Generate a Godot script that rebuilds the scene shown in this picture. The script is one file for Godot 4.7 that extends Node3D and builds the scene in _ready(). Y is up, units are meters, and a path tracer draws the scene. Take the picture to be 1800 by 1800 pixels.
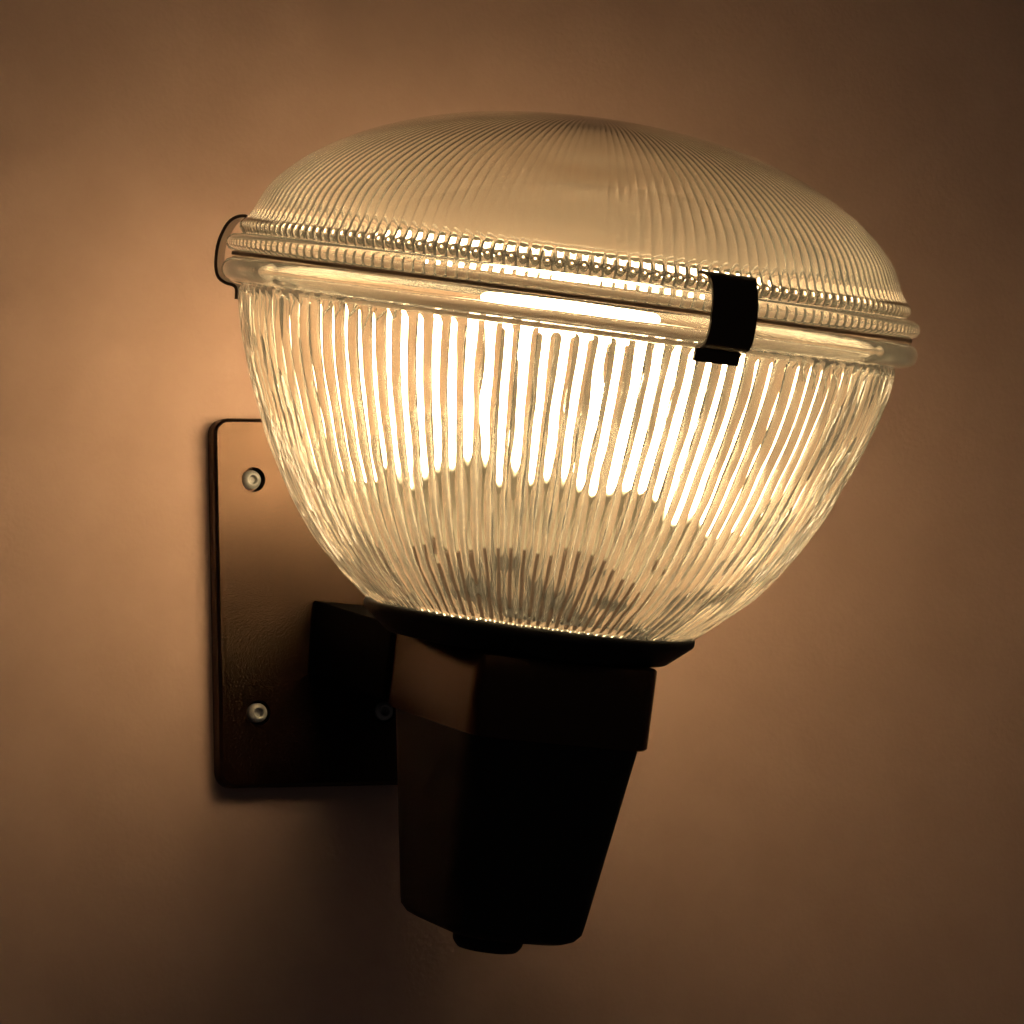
extends Node3D

# One wall light on a plaster wall at night. Metres, y up; the wall's face is z = 0, the light sits at the origin.
const P := 1.0 / 3766.0          # the drawing unit of the profiles below (0.2655 mm)
const LIGHT_COLOUR := Color(1.0, 0.889, 0.692)

# the lamp head leans outwards (10 degrees) and a little sideways on its bracket
var head := Transform3D(Basis(Vector3(0.99450, -0.10474, 0.00000), Vector3(0.10362, 0.98386, 0.14586), Vector3(-0.01528, -0.14506, 0.98931)).orthonormalized(), Vector3(0.05141, 0.13344, 0.20956))


func _ready() -> void:
	# ---- camera
	var cam := Camera3D.new()
	cam.name = "camera"
	add_child(cam)
	cam.transform = Transform3D(Basis(Vector3(0.92413, -0.02265, 0.38141), Vector3(-0.00040, 0.99818, 0.06024), Vector3(-0.38209, -0.05582, 0.92244)).orthonormalized(), Vector3(-0.89132, -0.10009, 2.40673))
	cam.fov = 11.3730
	cam.near = 0.05
	cam.far = 60.0
	cam.current = true
	# ---- night air and exposure
	var env := Environment.new()
	env.background_mode = Environment.BG_COLOR
	env.background_color = Color(0.075, 0.066, 0.063)
	env.background_energy_multiplier = 1.0
	env.tonemap_mode = Environment.TONE_MAPPER_LINEAR
	env.tonemap_exposure = 2.65
	env.sdfgi_enabled = true
	env.ssao_enabled = true
	env.ssil_enabled = true
	var we := WorldEnvironment.new()
	we.name = "night"
	we.environment = env
	add_child(we)
	build_wall()
	build_light()


# ------------------------------------------------------------------ helpers
func tri(idx: PackedInt32Array, v: PackedVector3Array, n: PackedVector3Array, a: int, b: int, c: int) -> void:
	# Godot's front faces run clockwise: the cross product points away from the normal
	var cr := (v[b] - v[a]).cross(v[c] - v[a])
	if cr.length_squared() < 1e-22:
		return
	if cr.dot(n[a] + n[b] + n[c]) > 0.0:
		idx.append_array([a, c, b])
	else:
		idx.append_array([a, b, c])


func to_mesh(v: PackedVector3Array, n: PackedVector3Array, idx: PackedInt32Array) -> ArrayMesh:
	var arr := []
	arr.resize(Mesh.ARRAY_MAX)
	arr[Mesh.ARRAY_VERTEX] = v
	arr[Mesh.ARRAY_NORMAL] = n
	arr[Mesh.ARRAY_INDEX] = idx
	var m := ArrayMesh.new()
	m.add_surface_from_arrays(Mesh.PRIMITIVE_TRIANGLES, arr)
	return m


# smooth curve through points, `per` pieces for each span
func smooth(pts: Array, per: int) -> Array:
	var out := []
	var k := pts.size()
	for i in k - 1:
		var p0: Vector2 = pts[maxi(i - 1, 0)]
		var p1: Vector2 = pts[i]
		var p2: Vector2 = pts[i + 1]
		var p3: Vector2 = pts[mini(i + 2, k - 1)]
		for j in per:
			out.append(p1.cubic_interpolate(p2, p0, p3, float(j) / per))
	out.append(pts[k - 1])
	return out


# a profile with every corner rounded by `rad`
func rounded(pts: Array, rad: float, steps := 4, closed := true) -> Array:
	var out := []
	var k := pts.size()
	for i in k:
		if not closed and (i == 0 or i == k - 1):
			out.append(pts[i])
			continue
		var p: Vector2 = pts[i]
		var a: Vector2 = pts[(i + k - 1) % k]
		var b: Vector2 = pts[(i + 1) % k]
		var ra := minf(rad, minf(p.distance_to(a), p.distance_to(b)) * 0.45)
		var s := p + (a - p).normalized() * ra
		var e := p + (b - p).normalized() * ra
		for j in steps + 1:
			var t := float(j) / steps
			out.append(s.lerp(p, t).lerp(p.lerp(e, t), t))
	return out


# Turn a closed profile (Vector2(radius, height) in drawing units) about the y axis.
# amp[i] is the height of moulded flutes at that profile point, pushed along the outward normal; count flutes, each a half round.
# wave[i] is the height of the uneven waviness of pressed glass; uneven varies the flutes one from another.
func lathe(profile: Array, amp: Array, count: int, per: int, closed := true, wave := [], uneven := 0.0) -> ArrayMesh:
	var rng := RandomNumberGenerator.new()
	rng.seed = 5
	var nz := FastNoiseLite.new()
	nz.seed = 21
	nz.frequency = 0.010
	nz.fractal_octaves = 2
	var k := profile.size()
	var v := PackedVector3Array()
	var n := PackedVector3Array()
	var idx := PackedInt32Array()
	var area := 0.0
	for i in k:
		area += (profile[i] as Vector2).cross(profile[(i + 1) % k])
	var turn := 1.0 if area > 0.0 else -1.0
	var pn := []
	for i in k:
		var a: Vector2 = profile[(i + k - 1) % k] if closed or i > 0 else profile[i]
		var b: Vector2 = profile[(i + 1) % k] if closed or i < k - 1 else profile[i]
		var t := (b - a).normalized()
		pn.append(Vector2(t.y, -t.x) * turn)
	var rows := k
	for c in count:
		var base := v.size()
		var tall := 1.0 + uneven * rng.randf_range(-1.0, 1.0)
		for j in per + 1:
			var s := float(j) / per
			var th := TAU * (c + s) / count
			var ct := cos(th)
			var st := sin(th)
			var sh := sin(PI * s)
			var dsh := PI * cos(PI * s) * count / TAU
			for i in rows:
				var m: float = amp[i] * tall if amp.size() else 0.0
				var q: Vector2 = profile[i] + pn[i] * m * sh
				var nr: Vector2 = pn[i]
				var nn := Vector3(nr.x * ct, nr.y, nr.x * st)
				var at := Vector3(q.x * ct, q.y, q.x * st)
				var w: float = wave[i] if wave.size() else 0.0
				if w > 0.0:
					# the waviness runs down the wall, the way the glass was drawn
					var draw := Vector3(at.x, at.y * 0.5, at.z) * (565.0 / maxf(at.length(), 100.0))
					var h0 := nz.get_noise_3dv(draw)
					var g := Vector3(nz.get_noise_3dv(draw + Vector3(4, 0, 0)) - h0, (nz.get_noise_3dv(draw + Vector3(0, 4, 0)) - h0) * 0.5, nz.get_noise_3dv(draw + Vector3(0, 0, 4)) - h0) * (w / 4.0)
					at += nn * (w * h0)
					nn -= g - nn * g.dot(nn)
				v.append(at * P)
				if m > 0.0:
					# slope of the flute across its width
					nn -= Vector3(-st, 0, ct) * (m * dsh / maxf(q.x, 1.0))
				n.append(nn.normalized())
		for j in per:
			for i in (rows if closed else rows - 1):
				var i2 := (i + 1) % rows
				var a := base + j * rows + i
				var b := base + j * rows + i2
				var d := base + (j + 1) * rows + i
				var e := base + (j + 1) * rows + i2
				tri(idx, v, n, a, b, d)
				tri(idx, v, n, b, e, d)
	return to_mesh(v, n, idx)


func put(called: String, mesh: Mesh, mat: Material, parent: Node, xf := Transform3D.IDENTITY) -> MeshInstance3D:
	var o := MeshInstance3D.new()
	o.name = called
	o.mesh = mesh
	o.material_override = mat
	o.cast_shadow = GeometryInstance3D.SHADOW_CASTING_SETTING_ON
	parent.add_child(o, true)
	o.transform = xf
	return o


# rounded rectangle outline in the xz or xy plane
func rect_outline(hw: float, hd: float, rad: float, steps: int) -> Array:
	var out := []
	for q in 4:
		var cx := (hw - rad) * (1.0 if q == 0 or q == 3 else -1.0)
		var cy := (hd - rad) * (1.0 if q < 2 else -1.0)
		for j in steps + 1:
			var an := PI / 2 * (q + float(j) / steps)
			out.append(Vector2(cx + rad * cos(an), cy + rad * sin(an)))
	return out


# Loft of rounded rectangles: sections = [[y, half width, half depth, corner radius, z offset], ...], drawing units, capped at both ends.
func loft(sections: Array, steps := 10) -> ArrayMesh:
	var st := SurfaceTool.new()
	st.begin(Mesh.PRIMITIVE_TRIANGLES)
	var rings := []
	for s in sections:
		var ring := []
		for q in rect_outline(s[1], s[2], s[3], steps):
			ring.append(Vector3(q.x, s[0], q.y + (s[4] if s.size() > 4 else 0.0)) * P)
		rings.append(ring)
	var k: int = rings[0].size()
	var group := 1
	for r in rings.size() - 1:
		st.set_smooth_group(group)
		for i in k:
			var j := (i + 1) % k
			var a: Vector3 = rings[r][i]
			var b: Vector3 = rings[r][j]
			var c: Vector3 = rings[r + 1][j]
			var d: Vector3 = rings[r + 1][i]
			for t in [[a, b, c], [a, c, d]]:
				for p in t:
					st.add_vertex(p)
	for e in [0, rings.size() - 1]:
		st.set_smooth_group(20 + e)
		var mid := Vector3.ZERO
		for p in rings[e]:
			mid += p / k
		for i in k:
			var a: Vector3 = rings[e][i]
			var b: Vector3 = rings[e][(i + 1) % k]
			for p in ([mid, b, a] if e == 0 else [mid, a, b]):
				st.add_vertex(p)
	st.generate_normals()
	return st.commit()


# ------------------------------------------------------------------ materials
func paint(c: Color, rough: float, spec := 0.5, bump := 0.0) -> StandardMaterial3D:
	var m := StandardMaterial3D.new()
	m.albedo_color = c
	m.roughness = rough
	m.metallic_specular = spec
	if bump > 0.0:
		var nz := FastNoiseLite.new()
		nz.seed = 7
		nz.frequency = 0.09
		nz.fractal_octaves = 3
		var t := NoiseTexture2D.new()
		t.width = 512
		t.height = 512
		t.seamless = true
		t.noise = nz
		t.as_normal_map = true
		t.bump_strength = bump
		m.normal_enabled = true
		m.normal_texture = t
		m.uv1_triplanar = true
		m.uv1_scale = Vector3.ONE * 16.0
	return m


func glass(c: Color, haze: float, rough: float) -> StandardMaterial3D:
	var m := StandardMaterial3D.new()
	m.albedo_color = Color(c.r, c.g, c.b, haze)
	m.roughness = rough
	m.refraction_enabled = true
	m.refraction_scale = 0.05
	m.transparency = BaseMaterial3D.TRANSPARENCY_ALPHA
	return m


# ------------------------------------------------------------------ the wall
func build_wall() -> void:
	var m := StandardMaterial3D.new()
	m.roughness = 0.85
	m.metallic_specular = 0.3
	# emulsion paint: faint patches, roller stipple
	var patch := FastNoiseLite.new()
	patch.seed = 3
	patch.frequency = 0.006
	patch.fractal_octaves = 5
	patch.fractal_gain = 0.62
	var ramp := Gradient.new()
	ramp.set_color(0, Color(0.735, 0.606, 0.55))
	ramp.set_color(1, Color(0.775, 0.646, 0.59))
	var pt := NoiseTexture2D.new()
	pt.width = 1024
	pt.height = 1024
	pt.seamless = true
	pt.noise = patch
	pt.color_ramp = ramp
	m.albedo_texture = pt
	var stip := FastNoiseLite.new()
	stip.seed = 11
	stip.frequency = 0.12
	stip.fractal_octaves = 4
	var sn := NoiseTexture2D.new()
	sn.width = 1024
	sn.height = 1024
	sn.seamless = true
	sn.noise = stip
	sn.as_normal_map = true
	sn.bump_strength = 2.0
	m.normal_enabled = true
	m.normal_texture = sn
	m.normal_scale = 0.12
	m.uv1_triplanar = true
	m.uv1_scale = Vector3.ONE * 2.2
	var w := put("wall", null, m, self, Transform3D(Basis(), Vector3(0.4, 0.2, -0.1)))
	var b := BoxMesh.new()
	b.size = Vector3(6.0, 4.4, 0.2)
	w.mesh = b
	w.set_meta("kind", "structure")
	w.set_meta("label", "plain tan painted plaster wall behind the lit light")
	w.set_meta("category", "wall")


# ------------------------------------------------------------------ the light
func build_light() -> void:
	var root := Node3D.new()
	root.name = "wall_light"
	add_child(root)
	root.set_meta("label", "lit black wall light with ribbed glass bowl and domed glass cover")
	root.set_meta("category", "wall light")
	var bronze := paint(Color(0.26, 0.192, 0.147), 0.27, 0.5, 0.6)
	bronze.metallic = 0.85
	var black := paint(Color(0.075, 0.066, 0.06), 0.62, 0.35, 0.6)
	var dark_metal := paint(Color(0.3, 0.25, 0.21), 0.3)
	dark_metal.metallic = 0.85
	var clear := glass(Color(0.985, 0.962, 0.918), 0.03, 0.0)
	var hazy := glass(Color(0.985, 0.962, 0.918), 0.06, 0.05)
	hazy.backlight_enabled = true
	hazy.backlight = Color(0.08, 0.078, 0.072)
	clear.backlight_enabled = true
	clear.backlight = Color(0.08, 0.078, 0.073)

	# bowl: 120 half-round flutes inside, faint ones outside
	var outer := smooth([Vector2(578, -52), Vector2(571, -100), Vector2(559, -150), Vector2(541, -204), Vector2(516, -264), Vector2(493, -318), Vector2(454, -390), Vector2(407, -458), Vector2(354, -515), Vector2(288, -570)], 4)
	var lip := []
	for j in 9:
		var an := PI / 2 - PI * j / 8.0
		lip.append(Vector2(594, -27) + Vector2(cos(an), sin(an)) * 22)
	var prof := lip + outer
	var amp := []
	var wave := []
	for q in prof:
		amp.append(clampf((-54.0 - q.y) / 8.0, 0.0, 1.0) * 4.0 * q.x / 565.0)
		wave.append(3.0 if q.y < -54.0 else 0.0)
	var inner := []
	for i in range(outer.size() - 1, -1, -1):
		var t: Vector2 = (outer[mini(i + 1, outer.size() - 1)] - outer[maxi(i - 1, 0)]).normalized()
		var nn := Vector2(t.y, -t.x)      # inwards
		if nn.x > 0:
			nn = -nn
		inner.append(outer[i] + nn * 14.0)
	for q in inner:
		prof.append(q)
		amp.append(clampf((-58.0 - q.y) / 10.0, 0.0, 1.0) * 5.5 * q.x / 565.0)
		wave.append(4.2)
	for q in [Vector2(562, -40), Vector2(560, -20), Vector2(562, -6), Vector2(570, -4)]:
		prof.append(q)
		amp.append(0.0)
		wave.append(1.5)
	put("bowl", lathe(prof, amp, 120, 10, true, wave, 0.2), clear, root, head)

	# domed cover: 180 finer flutes inside that die out towards the crown
	var dome := smooth([Vector2(588, 37), Vector2(594, 46), Vector2(593, 57), Vector2(584, 66), Vector2(573, 84), Vector2(555, 122), Vector2(528, 155), Vector2(485, 192), Vector2(421, 231), Vector2(342, 265), Vector2(250, 292), Vector2(148, 309), Vector2(60, 316), Vector2(0.5, 317)], 4)
	var dprof := []
	var damp := []
	for j in 9:
		var an := -PI / 2 + PI * j / 8.0
		dprof.append(Vector2(598, 19) + Vector2(cos(an), sin(an)) * 16)
		damp.append(0.0)
	for q in dome:
		dprof.append(q)
		damp.append(0.0)
	for i in range(dome.size() - 1, -1, -1):
		var t: Vector2 = (dome[mini(i + 1, dome.size() - 1)] - dome[maxi(i - 1, 0)]).normalized()
		var nn := Vector2(-absf(t.y), -absf(t.x))
		var q: Vector2 = dome[i] + nn * 12.0
		q.x = maxf(q.x, 0.5) - 16.0 * clampf((74.0 - q.y) / 36.0, 0.0, 1.0)
		dprof.append(q)
		damp.append(clampf((q.x - 70.0) / 150.0, 0.0, 1.0) * lerpf(lerpf(5.5, 1.3, smoothstep(58.0, 85.0, q.y)), 0.5, smoothstep(110.0, 240.0, q.y)) * q.x / 565.0)
	for q in [Vector2(551, 32), Vector2(551, 25), Vector2(551, 14), Vector2(553, 6), Vector2(558, 4)]:
		dprof.append(q)
		damp.append(3.0 * clampf((q.y - 8.0) / 5.0, 0.0, 1.0))
	put("cover", lathe(dprof, damp, 180, 8), hazy, root, head)

	# rubber gasket between the two lips
	put("gasket", lathe(rounded([Vector2(574, -3.8), Vector2(602, -3.8), Vector2(602, 3.2), Vector2(574, 3.2)], 2.0, 2), [], 60, 2), paint(Color(0.5, 0.39, 0.3), 0.8), root, head)

	# three spring clips over the rim
	for k in 3:
		var an := deg_to_rad(CLIP_AT + 120.0 * k)
		put("clip", clip_mesh(), dark_metal, root, head * Transform3D(Basis(Vector3.UP, an), Vector3.ZERO))

	# bulb, its base and the lampholder
	var glow := StandardMaterial3D.new()
	glow.albedo_color = Color(0.9, 0.88, 0.84)
	glow.roughness = 0.5
	glow.emission_enabled = true
	glow.emission = LIGHT_COLOUR
	glow.emission_energy_multiplier = 10.5
	var bp := [Vector2(0.5, -18)]
	bp += smooth([Vector2(120, -18), Vector2(140, -22), Vector2(153, -34), Vector2(159, -80), Vector2(160, -180), Vector2(158, -256), Vector2(148, -302), Vector2(128, -316)], 4)
	bp.append(Vector2(0.5, -316))
	var bulb := put("bulb", lathe(bp, [], 40, 2, false), glow, root, head)
	var lamp := OmniLight3D.new()
	lamp.name = "bulb_light"
	lamp.light_color = LIGHT_COLOUR
	lamp.light_energy = 0.012
	lamp.light_size = 0.04
	lamp.omni_range = 12.0
	lamp.omni_attenuation = 2.0
	lamp.shadow_enabled = true
	root.add_child(lamp)
	lamp.position = head * (Vector3(0, -170, 0) * P)
	var white := paint(Color(0.85, 0.83, 0.78), 0.5)
	put("base", lathe(rounded([Vector2(0.5, -318), Vector2(124, -318), Vector2(118, -332), Vector2(58, -356), Vector2(52, -440), Vector2(0.5, -440)], 6.0, 3, false), [], 40, 2, false), white, bulb)
	put("added_shade_disc", lathe(rounded([Vector2(0.5, -16.5), Vector2(222, -16.5), Vector2(224, -12), Vector2(220, -8), Vector2(0.5, -2)], 1.5, 3, false), [], 40, 2, false), white, bulb)  # disc added over the bulb to hold light off dome and upper wall
	put("lampholder", lathe(rounded([Vector2(0.5, -441), Vector2(70, -441), Vector2(76, -560), Vector2(0.5, -560)], 6.0, 3, false), [], 40, 2, false), paint(Color(0.3, 0.21, 0.15), 0.5), root, head)

	# collar that carries the bowl
	put("collar", lathe(rounded([Vector2(0.5, -561), Vector2(268, -561), Vector2(294, -571), Vector2(294, -584), Vector2(248, -622), Vector2(0.5, -622)], 5.0, 3, false), [], 60, 2, false), black, root, head)

	# sleeve, tapered housing and the gland under it
	put("sleeve", loft([[-623, 166, 240, 57], [-626, 170, 244, 60], [-762, 170, 244, 60], [-766, 166, 240, 57]]), bronze, root, head)
	put("housing", loft([[-767, 166, 240, 92], [-1090, 132, 190, 94], [-1106, 129, 187, 92], [-1118, 119, 177, 86], [-1125, 103, 161, 74]]), black, root, head)
	put("gland", lathe(rounded([Vector2(0.5, -1126), Vector2(63, -1126), Vector2(63, -1148), Vector2(52, -1162), Vector2(0.5, -1162)], 5.0, 2, false), [], 6, 4, false), black, root, head)

	# bracket arm from the sleeve back to the wall plate
	var arm := loft([[-623, 161, 225, 10, -462], [-627, 164, 228, 12, -462], [-756, 164, 228, 12, -462], [-760, 161, 225, 10, -462]])
	put("arm", arm, paint(Color(0.045, 0.04, 0.038), 0.9, 0.15), root, head)

	# wall plate with six screws
	var plate := put("wall_plate", plate_mesh(), bronze, root)
	var steel := paint(Color(0.62, 0.61, 0.6), 0.5)
	steel.metallic = 0.3
	for x in SCREW_X:
		for y in SCREW_Y:
			var deep := 0.0028 if y > 0.0 else 0.0004
			put("screw", screw_mesh(), steel, plate, Transform3D(Basis(Vector3.RIGHT, PI / 2), Vector3(x, y, 0.0095 - deep)))


const CLIP_AT := 3.0


func clip_mesh() -> ArrayMesh:
	# spring strip that hooks over the upper lip, bows out past the rim and hooks under the lower one; z is outwards
	var line := smooth([Vector2(572, 62), Vector2(585, 67), Vector2(602, 63), Vector2(616, 50), Vector2(626, 24), Vector2(629, 0), Vector2(627, -28), Vector2(620, -46), Vector2(606, -54), Vector2(593, -56), Vector2(586, -62), Vector2(584, -80)], 3)
	var st := SurfaceTool.new()
	st.begin(Mesh.PRIMITIVE_TRIANGLES)
	st.set_smooth_group(1)
	var th := 5.5
	var k := line.size()
	var ring := []
	for i in k:
		var t: Vector2 = (line[mini(i + 1, k - 1)] - line[maxi(i - 1, 0)]).normalized()
		var nn := Vector2(-t.y, t.x) * th * 0.5
		var hw := lerpf(49.0, 42.0, smoothstep(3.0, 9.0, float(i)))
		var a: Vector2 = line[i] + nn
		var b: Vector2 = line[i] - nn
		ring.append([Vector3(-hw, a.y, a.x) * P, Vector3(hw, a.y, a.x) * P, Vector3(hw, b.y, b.x) * P, Vector3(-hw, b.y, b.x) * P])
	for i in k - 1:
		for s in 4:
			st.set_smooth_group(s + 1)
			var a: Vector3 = ring[i][s]
			var b: Vector3 = ring[i][(s + 1) % 4]
			var c: Vector3 = ring[i + 1][(s + 1) % 4]
			var d: Vector3 = ring[i + 1][s]
			for p in [a, b, c, a, c, d]:
				st.add_vertex(p)
	st.set_smooth_group(9)
	for p in [ring[0][0], ring[0][2], ring[0][1], ring[0][0], ring[0][3], ring[0][2]]:
		st.add_vertex(p)
	for p in [ring[k - 1][0], ring[k - 1][1], ring[k - 1][2], ring[k - 1][0], ring[k - 1][2], ring[k - 1][3]]:
		st.add_vertex(p)
	st.generate_normals()
	return st.commit()


const SCREW_X := [-0.0365, 0.0302, 0.0969]
const SCREW_Y := [-0.0545, 0.0610]


func plate_mesh() -> ArrayMesh:
	# cast plate with a rounded rim and six counterbored holes
	var st := SurfaceTool.new()
	st.begin(Mesh.PRIMITIVE_TRIANGLES)
	var mid := Vector2(0.0302, 0.0)
	var hw := 0.0872
	var hh := 0.0915
	var face := 0.0095
	var hole := 0.0062
	var levels := [[0.0005, 0.0], [0.0075, 0.0], [0.0089, 0.0007], [face, 0.002]]
	var rings := []
	for l in levels:
		var ring := []
		for q in rect_outline(hw - l[1], hh - l[1], 0.008 - l[1], 6):
			ring.append(Vector3(q.x + mid.x, q.y + mid.y, l[0]))
		rings.append(ring)
	var k: int = rings[0].size()
	st.set_smooth_group(1)
	for r in rings.size() - 1:
		for i in k:
			var j := (i + 1) % k
			for p in [rings[r][i], rings[r + 1][j], rings[r][j], rings[r][i], rings[r + 1][i], rings[r + 1][j]]:
				st.add_vertex(p)
	# the face: strips between the columns of holes, each cut by the holes' halves
	var outline := PackedVector2Array()
	for p in rings[rings.size() - 1]:
		outline.append(Vector2(p.x, p.y))
	var circles := []
	for x in SCREW_X:
		for y in SCREW_Y:
			var c := PackedVector2Array()
			for j in 32:
				c.append(Vector2(x, y) + Vector2.from_angle(TAU * j / 32.0) * hole)
			circles.append(c)
	var cuts := [-1.0] + SCREW_X + [1.0]
	st.set_smooth_group(2)
	for i in cuts.size() - 1:
		var strip := PackedVector2Array([Vector2(cuts[i], -1), Vector2(cuts[i + 1], -1), Vector2(cuts[i + 1], 1), Vector2(cuts[i], 1)])
		var left := Geometry2D.intersect_polygons(outline, strip)
		for c in circles:
			var next: Array[PackedVector2Array] = []
			for poly in left:
				next.append_array(Geometry2D.clip_polygons(poly, c))
			left = next
		for poly in left:
			var t := Geometry2D.triangulate_polygon(poly)
			for m in range(0, t.size(), 3):
				var a := poly[t[m]]
				var b := poly[t[m + 1]]
				var c := poly[t[m + 2]]
				var order := [a, c, b] if (b - a).cross(c - a) > 0.0 else [a, b, c]
				for p in order:
					st.add_vertex(Vector3(p.x, p.y, face))
	# hole walls and floors
	for c in circles:
		var m := Vector2.ZERO
		for p in c:
			m += p / 32.0
		for j in 32:
			var a: Vector2 = c[j]
			var b: Vector2 = c[(j + 1) % 32]
			var a2 := m + (a - m) * 0.86
			var b2 := m + (b - m) * 0.86
			st.set_smooth_group(3)
			for p in [Vector3(a.x, a.y, face), Vector3(b.x, b.y, face), Vector3(b2.x, b2.y, 0.004), Vector3(a.x, a.y, face), Vector3(b2.x, b2.y, 0.004), Vector3(a2.x, a2.y, 0.004)]:
				st.add_vertex(p)
			st.set_smooth_group(4)
			for p in [Vector3(m.x, m.y, 0.004), Vector3(a2.x, a2.y, 0.004), Vector3(b2.x, b2.y, 0.004)]:
				st.add_vertex(p)
	st.set_smooth_group(5)
	for i in k:
		for p in [Vector3(mid.x, mid.y, 0.0005), rings[0][i], rings[0][(i + 1) % k]]:
			st.add_vertex(p)
	st.generate_normals()
	return st.commit()


func screw_mesh() -> ArrayMesh:
	# pan head with a socket
	return lathe(rounded([Vector2(0.5, -16), Vector2(18, -16), Vector2(18, 2), Vector2(13, 7), Vector2(8.5, 8), Vector2(7.5, -2), Vector2(0.5, -3)], 2.0, 2, false), [], 24, 2, false)
